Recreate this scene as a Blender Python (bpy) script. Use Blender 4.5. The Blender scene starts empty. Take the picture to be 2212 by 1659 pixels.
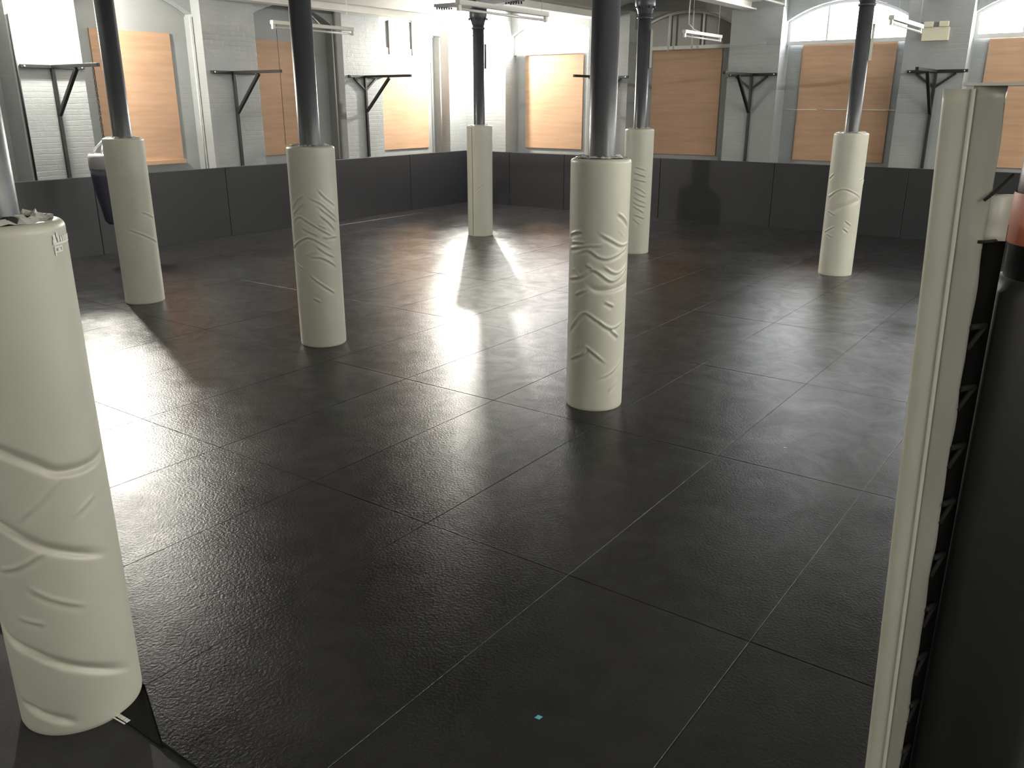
import bpy, math, random
import numpy as np
from mathutils import Vector, Matrix
PI = math.pi
sc = bpy.context.scene
COL = sc.collection

# ------------------------------------------------------------------ camera, world, exposure
CAMH = 2.3918
cd = bpy.data.cameras.new('camera'); cam = bpy.data.objects.new('camera', cd); COL.objects.link(cam)
cam.location = (0, 0, CAMH)
cam.rotation_euler = (math.radians(90 - 18.441), 0, math.radians(35.866))
cd.sensor_width = 36.0; cd.lens = 36.0 * 1828.29 / 2212.0; cd.clip_start = 0.02
sc.camera = cam
w = bpy.data.worlds.new('world'); sc.world = w; w.use_nodes = True
w.node_tree.nodes['Background'].inputs[0].default_value = (0.75, 0.8, 0.85, 1)
w.node_tree.nodes['Background'].inputs[1].default_value = 0.3
sc.view_settings.view_transform = 'Standard'; sc.view_settings.look = 'None'
sc.view_settings.exposure = 1.25; sc.view_settings.gamma = 1.0
sc.view_settings.use_curve_mapping = False
sc.cycles.use_denoising = True; sc.cycles.denoising_input_passes = 'RGB_ALBEDO_NORMAL'; sc.cycles.denoising_prefilter = 'ACCURATE'
sc.cycles.use_adaptive_sampling = False
sc.cycles.max_bounces = 8; sc.cycles.diffuse_bounces = 5; sc.cycles.glossy_bounces = 4
sc.cycles.caustics_reflective = False; sc.cycles.caustics_refractive = False
sc.cycles.sample_clamp_indirect = 3.0; sc.cycles.sample_clamp_direct = 10.0; sc.cycles.blur_glossy = 1.0

# light strengths, all in one place
WIN_E = 11.0            # daylight in the clear window lights
LAMP_LEFT = 290.0      # bulkhead lamp over the first pier of the left wall
LAMP_CORNER = 260.0    # bulkhead lamp in the far corner
SIDE_FILL = 500.0      # brighter unseen tubes added in the right-hand aisle as fill
REAR_FILL = 95.0       # unseen fluorescent tubes added behind the photographer as fill

# ------------------------------------------------------------------ materials
def mat(name, col, rough=0.6, spec=0.5, metal=0.0, emis=None, estr=0.0):
    m = bpy.data.materials.new(name); m.use_nodes = True
    b = m.node_tree.nodes['Principled BSDF']
    b.inputs['Base Color'].default_value = (*col, 1)
    b.inputs['Roughness'].default_value = rough
    b.inputs['Specular IOR Level'].default_value = spec
    b.inputs['Metallic'].default_value = metal
    if emis:
        b.inputs['Emission Color'].default_value = (*emis, 1); b.inputs['Emission Strength'].default_value = estr
    return m
def nd(m, t, **kw):
    n = m.node_tree.nodes.new(t)
    for k, v in kw.items(): setattr(n, k, v)
    return n
def lk(m, a, b): m.node_tree.links.new(a, b)
def bsdf(m): return m.node_tree.nodes['Principled BSDF']
def noise(m, scale, detail=4, rough=0.6, vec=None, dist=0.0):
    n = nd(m, 'ShaderNodeTexNoise'); n.inputs['Scale'].default_value = scale
    n.inputs['Detail'].default_value = detail; n.inputs['Roughness'].default_value = rough
    n.inputs['Distortion'].default_value = dist
    if vec is not None: lk(m, vec, n.inputs['Vector'])
    return n
def geo_pos(m): return nd(m, 'ShaderNodeNewGeometry').outputs['Position']
def ramp(m, fac, p0, c0, p1, c1):
    r = nd(m, 'ShaderNodeValToRGB'); e = r.color_ramp.elements
    e[0].position = p0; e[0].color = (*c0, 1); e[1].position = p1; e[1].color = (*c1, 1)
    lk(m, fac, r.inputs[0]); return r
def mrange(m, fac, a, b, c, d):
    r = nd(m, 'ShaderNodeMapRange')
    for i, v in zip((1, 2, 3, 4), (a, b, c, d)): r.inputs[i].default_value = v
    lk(m, fac, r.inputs[0]); return r.outputs[0]
def bump(m, h, strength, dist, nrm=None):
    b = nd(m, 'ShaderNodeBump'); b.inputs['Strength'].default_value = strength; b.inputs['Distance'].default_value = dist
    lk(m, h, b.inputs['Height'])
    if nrm is not None: lk(m, nrm, b.inputs['Normal'])
    return b.outputs[0]

def floor_mat(name, base, r0, r1, bstr):
    m = mat(name, base, 0.4, 0.28); P = geo_pos(m)
    n1 = noise(m, 0.9, 5, 0.6, P); n2 = noise(m, 6.0, 5, 0.65, P, 0.6); n3 = noise(m, 62.0, 2, 0.55, P); n4 = noise(m, 300.0, 2, 0.5, P)
    oi = nd(m, 'ShaderNodeObjectInfo')
    mx = nd(m, 'ShaderNodeMath', operation='MULTIPLY_ADD'); lk(m, n2.outputs[0], mx.inputs[0]); mx.inputs[1].default_value = 0.5; lk(m, n1.outputs[0], mx.inputs[2])
    ad = nd(m, 'ShaderNodeMath', operation='MULTIPLY_ADD'); lk(m, oi.outputs['Random'], ad.inputs[0]); ad.inputs[1].default_value = 0.10; lk(m, mx.outputs[0], ad.inputs[2])
    c = ramp(m, ad.outputs[0], 0.5, tuple(x * 0.8 for x in base), 1.0, tuple(x * 1.35 + 0.002 for x in base))
    b1 = bump(m, n3.outputs[0], bstr, 0.0035); b2 = b1
    # rubber: a matt body under a soft short-tailed sheen
    df = nd(m, 'ShaderNodeBsdfDiffuse'); gl = nd(m, 'ShaderNodeBsdfAnisotropic', distribution='BECKMANN'); gl.inputs['Color'].default_value = (1, 1, 1, 1)
    fr = nd(m, 'ShaderNodeFresnel'); fr.inputs['IOR'].default_value = 1.25; mxs = nd(m, 'ShaderNodeMixShader')
    lk(m, c.outputs[0], df.inputs['Color']); lk(m, b2, df.inputs['Normal']); lk(m, b2, gl.inputs['Normal'])
    lk(m, mrange(m, ad.outputs[0], 0.5, 1.1, r0, r1), gl.inputs['Roughness'])
    n5 = noise(m, 2.6, 5, 0.7, P, 1.5); sm_ = nd(m, 'ShaderNodeMath', operation='MULTIPLY')
    lk(m, fr.outputs[0], sm_.inputs[0]); lk(m, mrange(m, n5.outputs[0], 0.32, 0.68, 0.78, 1.22), sm_.inputs[1])
    lk(m, sm_.outputs[0], mxs.inputs[0]); lk(m, df.outputs[0], mxs.inputs[1]); lk(m, gl.outputs[0], mxs.inputs[2])
    lk(m, mxs.outputs[0], m.node_tree.nodes['Material Output'].inputs['Surface']); m.node_tree.nodes.remove(bsdf(m)); return m

def wall_mat():
    m = mat('painted_brick', (0.2, 0.2, 0.2), 0.5, 0.5); P = geo_pos(m)
    s = nd(m, 'ShaderNodeSeparateXYZ'); lk(m, P, s.inputs[0])
    a = nd(m, 'ShaderNodeMath', operation='ADD'); lk(m, s.outputs[0], a.inputs[0]); lk(m, s.outputs[1], a.inputs[1])
    c = nd(m, 'ShaderNodeCombineXYZ'); lk(m, a.outputs[0], c.inputs[0]); lk(m, s.outputs[2], c.inputs[1])
    wob = noise(m, 3.5, 2, 0.5, P)
    va = nd(m, 'ShaderNodeVectorMath', operation='MULTIPLY_ADD'); lk(m, wob.outputs['Color'], va.inputs[0]); va.inputs[1].default_value = (0.03, 0.03, 0); lk(m, c.outputs[0], va.inputs[2])
    b = nd(m, 'ShaderNodeTexBrick'); lk(m, va.outputs[0], b.inputs['Vector'])
    b.inputs['Scale'].default_value = 1.0; b.inputs['Brick Width'].default_value = 0.235; b.inputs['Row Height'].default_value = 0.082
    b.inputs['Mortar Size'].default_value = 0.008; b.inputs['Mortar Smooth'].default_value = 0.6
    n = noise(m, 14, 5, 0.7, P); big = noise(m, 1.3, 4, 0.6, P)
    inv = nd(m, 'ShaderNodeMath', operation='SUBTRACT'); inv.inputs[0].default_value = 1.0; lk(m, b.outputs['Fac'], inv.inputs[1])
    pt = ramp(m, big.outputs[0], 0.38, (0.15, 0.15, 0.15), 0.62, (1, 1, 1))
    mul = nd(m, 'ShaderNodeMath', operation='MULTIPLY'); lk(m, inv.outputs[0], mul.inputs[0]); lk(m, pt.outputs[0], mul.inputs[1])
    b1 = bump(m, mul.outputs[0], 0.28, 0.010); b2 = bump(m, n.outputs[0], 0.35, 0.010, b1)
    lk(m, b2, bsdf(m).inputs['Normal'])
    cr = ramp(m, big.outputs[0], 0.3, (0.275, 0.29, 0.295), 0.7, (0.33, 0.345, 0.345)); lk(m, cr.outputs[0], bsdf(m).inputs['Base Color'])
    return m

def ply_mat(name, a, b):
    m = mat(name, a, 0.55, 0.4); tc = nd(m, 'ShaderNodeTexCoord')
    P = geo_pos(m); mp = nd(m, 'ShaderNodeMapping'); mp.inputs['Scale'].default_value = (0.5, 0.5, 6.0); lk(m, P, mp.inputs[0])
    n = noise(m, 2.2, 6, 0.6, mp.outputs[0], 0.25); n2 = noise(m, 0.9, 2, 0.5, P)
    mx = nd(m, 'ShaderNodeMath', operation='MULTIPLY_ADD'); lk(m, n2.outputs[0], mx.inputs[0]); mx.inputs[1].default_value = 0.6; lk(m, n.outputs[0], mx.inputs[2])
    r = ramp(m, mx.outputs[0], 0.5, b, 1.05, a); lk(m, r.outputs[0], bsdf(m).inputs['Base Color']); return m

def vinyl_mat(name, col, rough=0.42):
    m = mat(name, col, rough, 0.5); P = geo_pos(m); n = noise(m, 9, 4, 0.6, P); n2 = noise(m, 2.0, 3, 0.6, P)
    r = ramp(m, n2.outputs[0], 0.3, tuple(x * 0.93 for x in col), 0.7, tuple(min(1, x * 1.04) for x in col)); lk(m, r.outputs[0], bsdf(m).inputs['Base Color'])
    lk(m, bump(m, n.outputs[0], 0.12, 0.004), bsdf(m).inputs['Normal']); return m

def iron_mat(name, col, rough):
    m = mat(name, col, rough, 0.5); P = geo_pos(m); n = noise(m, 22, 5, 0.65, P)
    lk(m, bump(m, n.outputs[0], 0.15, 0.004), bsdf(m).inputs['Normal'])
    lk(m, mrange(m, n.outputs[0], 0.3, 0.7, rough - 0.06, rough + 0.08), bsdf(m).inputs['Roughness']); return m

M = {}
M['mat'] = floor_mat('black_rubber_mat', (0.015, 0.015, 0.016), 0.29, 0.38, 0.6)
M['floor'] = floor_mat('smooth_black_floor', (0.024, 0.024, 0.024), 0.50, 0.6, 0.25)
M['wall'] = wall_mat()
M['ceil'] = vinyl_mat('painted_ceiling', (0.78, 0.77, 0.73), 0.7)
M['ply'] = ply_mat('plywood', (0.52, 0.33, 0.215), (0.40, 0.25, 0.155))
M['glass_lit'] = mat('daylit_glass', (0.8, 0.8, 0.8), 0.4, 0.5, 0, (0.95, 0.98, 1.0), WIN_E)
M['glass_dark'] = mat('painted_over_glass', (0.17, 0.165, 0.15), 0.35)
M['frame'] = mat('window_frame_paint', (0.6, 0.6, 0.58), 0.4)
M['greypane'] = mat('painted_grey_pane', (0.30, 0.31, 0.31), 0.5)
M['greyframe'] = mat('painted_grey_frame', (0.29, 0.30, 0.30), 0.5)
M['wallmat'] = vinyl_mat('black_wall_mat_vinyl', (0.017, 0.018, 0.021), 0.45)
M['pad'] = vinyl_mat('white_pad_vinyl', (0.50, 0.50, 0.425), 0.42)
M['pad_edge'] = mat('pad_edge_piping', (0.62, 0.62, 0.55), 0.35)
M['flap'] = vinyl_mat('shaded_grey_vinyl', (0.34, 0.34, 0.30), 0.35)  # greyer vinyl that also carries the shade of a face turned from the light
M['foam'] = mat('dark_foam', (0.04, 0.04, 0.04), 0.9)
M['film'] = mat('crumpled_clear_film', (0.55, 0.55, 0.52), 0.12, 0.9)
M['iron'] = iron_mat('blue_black_iron_paint', (0.055, 0.060, 0.068), 0.36)
M['steel'] = iron_mat('black_bracket_steel', (0.016, 0.016, 0.017), 0.4)
M['white'] = mat('white_enamel', (0.62, 0.61, 0.56), 0.35)
M['tube'] = mat('unlit_tube_glass', (0.75, 0.75, 0.72), 0.2)
M['tube_fill'] = mat('fill_tube', (0.9, 0.9, 0.9), 0.3, 0.5, 0, (1.0, 0.95, 0.83), REAR_FILL)
M['tube_fill_bright'] = mat('bright_fill_tube', (0.9, 0.9, 0.9), 0.3, 0.5, 0, (1.0, 0.96, 0.86), SIDE_FILL)
M['lampglass'] = mat('lamp_glass', (0.9, 0.9, 0.85), 0.3, 0.5, 0, (1.0, 0.95, 0.84), 60.0)
M['cream'] = mat('cream_plastic', (0.66, 0.64, 0.50), 0.45)
M['navy'] = vinyl_mat('navy_leather', (0.03, 0.031, 0.05), 0.4)
M['greyleather'] = vinyl_mat('grey_leather', (0.22, 0.22, 0.23), 0.4)
M['silver'] = mat('silver_strap', (0.75, 0.75, 0.75), 0.25, 0.5, 0.8)
M['orange'] = mat('orange_tape', (0.50, 0.16, 0.09), 0.5)
M['lace'] = mat('black_lace_cord', (0.008, 0.008, 0.008), 0.8)
M['blackvinyl'] = mat('black_vinyl', (0.010, 0.010, 0.010), 0.9, 0.1)
M['blackpad'] = vinyl_mat('black_post_cover', (0.022, 0.022, 0.022), 0.5)
M['print'] = mat('white_print', (0.70, 0.70, 0.65), 0.5)
M['padprint'] = mat('pale_pad_print', (0.76, 0.76, 0.70), 0.5)
M['cyan'] = mat('cyan_scrap', (0.08, 0.35, 0.38), 0.6)
M['clamp'] = mat('green_tag', (0.28, 0.36, 0.16), 0.6)
M['cable'] = mat('pale_cable', (0.5, 0.5, 0.46), 0.5)

# ------------------------------------------------------------------ mesh helpers
def meta(o, label=None, cat=None, group=None, kind=None):
    if label: o['label'] = label
    if cat: o['category'] = cat
    if group: o['group'] = group
    if kind: o['kind'] = kind
    return o
def empty(name, loc, label, cat, group=None, rz=0.0):
    o = bpy.data.objects.new(name, None); COL.objects.link(o); o.empty_display_size = 0.1
    o.location = loc; o.rotation_euler = (0, 0, rz)
    return meta(o, label, cat, group)
def origin(parent):
    v = Vector((0, 0, 0)); p = parent
    while p is not None: v += p.location; p = p.parent
    return v
class MB:
    def __init__(s): s.v = []; s.f = []; s.sm = []
    def add(s, vs, fs, smooth=False):
        n = len(s.v); s.v += [tuple(v) for v in vs]; s.f += [tuple(i + n for i in f) for f in fs]; s.sm += [smooth] * len(fs); return s
    def box(s, a, b):
        x0, y0, z0 = a; x1, y1, z1 = b
        return s.add([(x0, y0, z0), (x1, y0, z0), (x1, y1, z0), (x0, y1, z0), (x0, y0, z1), (x1, y0, z1), (x1, y1, z1), (x0, y1, z1)],
                     [(0, 3, 2, 1), (4, 5, 6, 7), (0, 1, 5, 4), (1, 2, 6, 5), (2, 3, 7, 6), (3, 0, 4, 7)])
    def lathe(s, c, prof, n=32, cap=True, smooth=True):
        # prof: list of (radius, z); around vertical axis through c
        vs = []; fs = []
        for r, z in prof:
            for k in range(n):
                a = 2 * PI * k / n; vs.append((c[0] + r * math.cos(a), c[1] + r * math.sin(a), c[2] + z))
        for i in range(len(prof) - 1):
            for k in range(n):
                k2 = (k + 1) % n; fs.append((i * n + k, i * n + k2, (i + 1) * n + k2, (i + 1) * n + k))
        s.add(vs, fs, smooth)
        if cap:
            m = len(s.v) - len(vs)
            s.f.append(tuple(m + k for k in range(n))[::-1]); s.sm.append(False)
            m += (len(prof) - 1) * n
            s.f.append(tuple(m + k for k in range(n))); s.sm.append(False)
        return s
    def tube(s, pts, r, n=10, square=False, closed_caps=True):
        pts = [Vector(p) for p in pts]; vs = []; fs = []
        if square: n = 4
        for i, p in enumerate(pts):
            d = (pts[min(i + 1, len(pts) - 1)] - pts[max(i - 1, 0)]).normalized()
            ref = Vector((0, 0, 1)) if abs(d.z) < 0.95 else Vector((0, 1, 0))
            a = d.cross(ref).normalized(); b = a.cross(d).normalized()
            for k in range(n):
                t = 2 * PI * (k + (0.5 if square else 0)) / n; rr = r * (math.sqrt(2) if square else 1)
                vs.append(p + a * math.cos(t) * rr + b * math.sin(t) * rr)
        for i in range(len(pts) - 1):
            for k in range(n):
                k2 = (k + 1) % n; fs.append((i * n + k, (i + 1) * n + k, (i + 1) * n + k2, i * n + k2))
        m = len(s.v); s.add(vs, fs, not square)
        s.f.append(tuple(m + k for k in range(n))); s.sm.append(False)
        m += (len(pts) - 1) * n
        s.f.append(tuple(m + k for k in range(n))[::-1]); s.sm.append(False)
        return s
    def build(s, name, material, parent=None, world=True, bevel=0.0):
        me = bpy.data.meshes.new(name)
        vs = s.v
        if parent is not None and world:
            o0 = origin(parent); vs = [(v[0] - o0.x, v[1] - o0.y, v[2] - o0.z) for v in vs]
        me.from_pydata(vs, [], s.f); me.polygons.foreach_set('use_smooth', s.sm); me.update()
        me.materials.append(material)
        o = bpy.data.objects.new(name, me); COL.objects.link(o)
        if parent is not None: o.parent = parent
        if bevel:
            b = o.modifiers.new('bevel', 'BEVEL'); b.width = bevel; b.segments = 2; b.limit_method = 'ANGLE'
        return o
def struct(name, mb, material): return meta(mb.build(name, material), kind='structure')
def slab(poly, z0, z1, ch=0.002):
    # horizontal slab from a polygon (ccw) with a chamfered top edge
    n = len(poly); cx = sum(p[0] for p in poly) / n; cy = sum(p[1] for p in poly) / n
    ins = []
    for i in range(n):
        p = Vector(poly[i]); a = (p - Vector(poly[i - 1])).normalized(); b = (Vector(poly[(i + 1) % n]) - p).normalized()
        na = Vector((-a.y, a.x)); nb = Vector((-b.y, b.x)); h = (na + nb); h = h / max(0.2, h.dot(na)); ins.append(p + h * ch)
    vs = [(p[0], p[1], z0) for p in poly] + [(p[0], p[1], z1 - ch) for p in poly] + [(p.x, p.y, z1) for p in ins]
    fs = [tuple(range(n))[::-1], tuple(range(2 * n, 3 * n))]
    for i in range(n):
        j = (i + 1) % n; fs += [(i, j, n + j, n + i), (n + i, n + j, 2 * n + j, 2 * n + i)]
    m = MB(); m.add(vs, fs); return m

# ------------------------------------------------------------------ room shell
XL, YF = -13.68, 17.0            # pier faces of the left and far walls
XR, YB = 5.0, -5.0
STEP, BACK = 0.25, 0.48
SPR, RISE = 3.84, 0.33           # arch springing and rise
ZT = 4.75
struct('floor', MB().box((XL - 0.6, YB - 0.1, -0.12), (XR + 0.1, YF + 0.6, -0.02)), M['floor'])

def arch(u, half):               # height of the segmental arch at offset u from its middle
    R = (half * half + RISE * RISE) / (2 * RISE)
    return SPR + math.sqrt(max(0, R * R - u * u)) - (R - RISE)

def wall_run(frame, piers, t0, t1):
    """piers: list of (a,b) along the wall; frame(t, d, z) -> world, d = depth behind the pier face"""
    m = MB()
    for a, b in piers:           # the piers
        vs = [frame(t, d, z) for z in (-0.02, ZT) for (t, d) in ((a, 0), (b, 0), (b, BACK + .3), (a, BACK + .3))]
        m.add(vs, [(0, 1, 5, 4), (1, 2, 6, 5), (2, 3, 7, 6), (3, 0, 4, 7), (4, 5, 6, 7), (0, 3, 2, 1)])
    edges = [t0] + [x for p in piers for x in p] + [t1]
    bays = [(edges[i], edges[i + 1]) for i in range(0, len(edges), 2) if edges[i + 1] - edges[i] > 0.3]
    for a, b in bays:
        m.add([frame(a, BACK, -0.02), frame(b, BACK, -0.02), frame(b, BACK, SPR - .4), frame(a, BACK, SPR - .4)], [(0, 1, 2, 3)])
        # below the sill the recess is filled flush with the step
        half = (b - a) / 2; c = (a + b) / 2; N = 20
        us = [-half + 2 * half * k / N for k in range(N + 1)]
        for k in range(N):
            u0, u1 = us[k], us[k + 1]; z0, z1 = arch(u0, half), arch(u1, half)
            m.add([frame(c + u0, STEP, z0), frame(c + u1, STEP, z1), frame(c + u1, STEP, ZT), frame(c + u0, STEP, ZT)], [(0, 1, 2, 3)])
            m.add([frame(c + u0, STEP, z0), frame(c + u1, STEP, z1), frame(c + u1, BACK + .3, z1), frame(c + u0, BACK + .3, z0)], [(0, 1, 2, 3)])
    return m, bays
LP = [(3.1, 4.15), (6.45, 7.50), (9.72, 10.85), (13.02, 14.11), (16.38, 17.6)]
FP = [(-14.2, -12.48), (-10.23, -9.25), (-7.01, -6.0), (-3.78, -2.76), (-0.55, 0.47), (2.7, 3.7)]
fl = lambda t, d, z: (XL - d, t, z)
ff = lambda t, d, z: (t, YF + d, z)
ml, lbays = wall_run(fl, LP, -5.0, 16.38)
mf, fbays = wall_run(ff, FP, -14.2, 5.0)
struct('wall_left', ml, M['wall'])
struct('wall_far', mf, M['wall'])
struct('wall_right', MB().box((XR, YB, -0.02), (XR + .1, YF + .5, ZT)), M['wall'])
struct('wall_back', MB().box((XL - .5, YB - .1, -0.02), (XR, YB, ZT)), M['wall'])

# windows above the boards
def window(idx, frame, a, b, lit, grey=False):
    half = (b - a) / 2; c = (a + b) / 2; N = 16; D = BACK - (0.004 if grey else 0.06); zb = 3.40 if grey else 3.46
    root = bpy.data.objects.new('window_%d' % idx, None); COL.objects.link(root); root['kind'] = 'structure'
    root.location = frame(c, D, zb)
    pane = MB(); us = [-half + 2 * half * k / N for k in range(N + 1)]
    for k in range(N):
        pane.add([frame(c + us[k], D, zb), frame(c + us[k + 1], D, zb), frame(c + us[k + 1], D, arch(us[k + 1], half)), frame(c + us[k], D, arch(us[k], half))], [(0, 1, 2, 3)])
    pane.build('pane', M['glass_lit'] if lit else (M['greypane'] if grey else M['glass_dark']), root)
    fr = MB()
    for u in ((-half / 3, half / 3) if not grey or a > 14 else ()):
        fr.tube([frame(c + u, D - .03, zb), frame(c + u, D - .03, arch(u, half))], 0.018, square=True)
    if not grey: fr.tube([frame(a, D - .03, zb), frame(b, D - .03, zb)], 0.035, square=True)
    fr.tube([frame(c + u, D - .02, arch(u, half) - .02) for u in us], 0.012 if grey else 0.03, square=True)
    for u in (() if grey else (-half + .03, half - .03)):
        fr.tube([frame(c + u, D - .03, zb), frame(c + u, D - .03, arch(u, half))], 0.03, square=True)
    fr.build('window_frame', M['greyframe'] if grey else M['frame'], root)
wi = 1
for (a, b) in lbays:
    if b > 3.5: window(wi, fl, a, b, False, True); wi += 1
for (a, b) in fbays:
    lit = not (-9.5 < a < -8.5)
    window(wi, ff, a, b, lit); wi += 1

def ceil_z(x):
    for i in range(len(BX) - 1):
        a, b = BX[i] + .2, BX[i + 1] - .2
        if a < x < b:
            N = 12; k = min(N - 1, int((x - a) / (b - a) * N)); zz = lambda q: ZS + (ZC - ZS) * (1 - (2 * q / N - 1) ** 2)
            f = (x - a) / (b - a) * N - k; return zz(k) * (1 - f) + zz(k + 1) * f
    return ZS
# ceiling: shallow vaults between iron beams that run to the far wall
BX = [-13.2, -9.93, -6.65, -3.37, -0.1, 3.17, 6.4]
ZS, ZC = 4.20, 4.46
m = MB(); N = 12
for i in range(len(BX) - 1):
    a, b = BX[i] + .2, BX[i + 1] - .2
    for k in range(N):
        x0 = a + (b - a) * k / N; x1 = a + (b - a) * (k + 1) / N
        z0 = ZS + (ZC - ZS) * (1 - (2 * k / N - 1) ** 2); z1 = ZS + (ZC - ZS) * (1 - (2 * (k + 1) / N - 1) ** 2)
        m.add([(x0, YB, z0), (x1, YB, z1), (x1, YF + .3, z1), (x0, YF + .3, z0)], [(0, 3, 2, 1)], True)
    m.add([(BX[i] - .2, YB, ZS), (BX[i] + .2, YB, ZS), (BX[i] + .2, YF + .3, ZS), (BX[i] - .2, YF + .3, ZS)], [(0, 3, 2, 1)])
m.add([(XL - .5, YB, ZS), (-13.4, YB, ZS), (-13.4, YF + .3, ZS), (XL - .5, YF + .3, ZS)], [(0, 3, 2, 1)])
struct('ceiling', m, M['ceil'])
for k, x in enumerate(BX[:5]):
    m = MB(); m.box((x - .13, YB, 4.06), (x + .13, YF + .02, 4.085)); m.box((x - .02, YB, 4.085), (x + .02, YF + .02, ZS + .02))
    struct('trim_%d' % (k + 1), m, M['ceil'])

# ------------------------------------------------------------------ plywood boards
def board(frame, a, b, z0, z1, label, ledge=True, dark=None):
    c = frame((a + b) / 2, BACK, z0)
    o = empty('plywood_board', c, label, 'board', 'plywood boards over the windows')
    p0 = frame(a, BACK - .002, z0); p1 = frame(b, BACK - .03, z1)
    lo = [min(p0[i], p1[i]) for i in range(3)]; hi = [max(p0[i], p1[i]) for i in range(3)]
    MB().box(lo, hi).build('sheet', M['ply'], o, bevel=.003)
    if ledge:
        p0 = frame(a - .01, BACK - .03, z0 - .02); p1 = frame(b + .01, BACK - .09, z0 + .05)
        lo = [min(p0[i], p1[i]) for i in range(3)]; hi = [max(p0[i], p1[i]) for i in range(3)]
        MB().box(lo, hi).build('bottom_batten', M['ply'], o)
board(fl, 7.93, 9.38, 1.36, 3.52, 'orange plywood board nearest the photographer on the left wall, beside the hanging bag')
board(fl, 11.18, 12.62, 1.38, 3.52, 'orange plywood board on the left wall partly hidden behind a padded iron column', False)
board(fl, 14.55, 16.12, 1.34, 3.54, 'orange plywood board on the left wall next to the far corner', False)
board(ff, -12.22, -10.63, 1.34, 3.46, 'brightly lit plywood board on the far wall beside the corner', False)
board(ff, -8.9, -7.34, 1.31, 3.50, 'dark shaded plywood board under the unlit arched window of the far wall', False)
board(ff, -5.71, -4.0, 1.29, 3.44, 'plywood board under the bright three-light window, crossed by a white line', False)
board(ff, -2.52, -0.98, 1.29, 3.42, 'plywood board at the right end of the far wall above the ring post', False)

# ------------------------------------------------------------------ floor mats
gx, gy, B = -3.0746, 3.3824, 1.98800
xe = [gx - 10 + k for k in range(0, 16)]; xe = [-13.60] + xe
ye = [gy - B + B * k for k in range(0, 8)] + [16.95]
xe = [x for x in xe if x < 3]; G = 0.0013
ORD = ['first', 'second', 'third', 'fourth', 'fifth', 'sixth', 'seventh', 'eighth', 'ninth', 'tenth', 'eleventh', 'twelfth', 'thirteenth', 'fourteenth', 'fifteenth', 'sixteenth', 'seventeenth']
inv = cam.rotation_euler.to_matrix().transposed()
def px(P):
    v = inv @ (Vector(P) - cam.location)
    if v.z > -0.05: return None
    return (1106 + 1828.29 * v.x / -v.z, 829.5 - 1828.29 * v.y / -v.z)
def seen(x0, x1, y0, y1):
    for i in range(7):
        for j in range(7):
            q = px((x0 + (x1 - x0) * i / 6, y0 + (y1 - y0) * j / 6, 0))
            if q and -30 < q[0] < 2240 and 0 < q[1] < 1700: return True
    return False
rnd = random.Random(5)
def row_words(j):
    n = len(ye) - 2 - j
    return 'row along far wall' if n == 0 else ('%s row out from far wall' % ORD[n])
for i in range(len(xe) - 1):
    for j in range(len(ye) - 1):
        x0, x1, y0, y1 = xe[i] + G, xe[i + 1] - G, ye[j] + G, ye[j + 1] - G
        if not seen(x0, x1, y0, y1): continue
        poly = [(x0, y0), (x1, y0), (x1, y1), (x0, y1)]
        lab = 'black rubber floor mat, %s from left wall, %s' % (ORD[i], row_words(j))
        if j == 0 and abs(x0 - (gx + G)) < .01:
            poly = [(x0 + .36, y0), (x1, y0), (x1, y1), (x0, y1), (x0, y0 + .15)]
            lab = 'black rubber floor mat with a cut-off corner beside the nearest white column pad'
        elif j == 0 and abs(x1 - (gx - G)) < .01:
            poly = [(x0, y0), (x1 - .42, y0), (x1 - .42, y0 + .153), (x1, y0 + .153), (x1, y1), (x0, y1)]
            lab = 'black rubber floor mat cut out around the nearest white column pad'
        zt = rnd.uniform(-.0012, 0)
        meta(slab(poly, -0.02, zt).build('floor_mat', M['mat']), lab, 'mat', 'black floor mats')
o = slab([(-3.30, 1.375), (-2.70, 1.386), (-2.716, 1.3945), (-3.074, 1.5435), (-3.30, 1.5435)], -0.02, -0.012, .001)
root = empty('vinyl_offcut', (-2.95, 1.45, -0.02), 'small black vinyl triangle with white print poking out under the nearest column pad', 'vinyl sheet')
o.build('sheet', M['blackvinyl'], root)
# white print: a row of short letters over a thin line
pr = MB()
d = Vector((0.985, 0.17)).normalized()
def fl_pt(u, v, z=-0.011):
    f = Vector(((u - 1106) / 1828.29, -(v - 829.5) / 1828.29, -1)); wv = cam.rotation_euler.to_matrix() @ f
    t = (z - CAMH) / wv.z; return cam.location + wv * t
A0, A1 = fl_pt(252, 1543), fl_pt(280, 1560); B0, B1 = fl_pt(245, 1550), fl_pt(270, 1564)
nrm = Vector((-(A1 - A0).y, (A1 - A0).x, 0)).normalized()
def seg(P, Q, wd): 
    h = nrm * wd / 2; zz = Vector((0, 0, .0008))
    pr.add([P - h, Q - h, Q + h, P + h, P - h + zz, Q - h + zz, Q + h + zz, P + h + zz], [(4, 5, 6, 7), (0, 1, 5, 4), (1, 2, 6, 5), (2, 3, 7, 6), (3, 0, 4, 7)])
seg(B0, B1, .006)
L = A1 - A0; t = 0.0
for wd_, gp in ((.16, .04), (.10, .03), (.07, .03), (.12, .03), (.05, .03), (.12, .03), (.12, 0)):
    seg(A0 + L * t, A0 + L * min(1, t + wd_), .018); t += wd_ + gp
pr.build('printed_lettering', M['print'], root)
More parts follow.
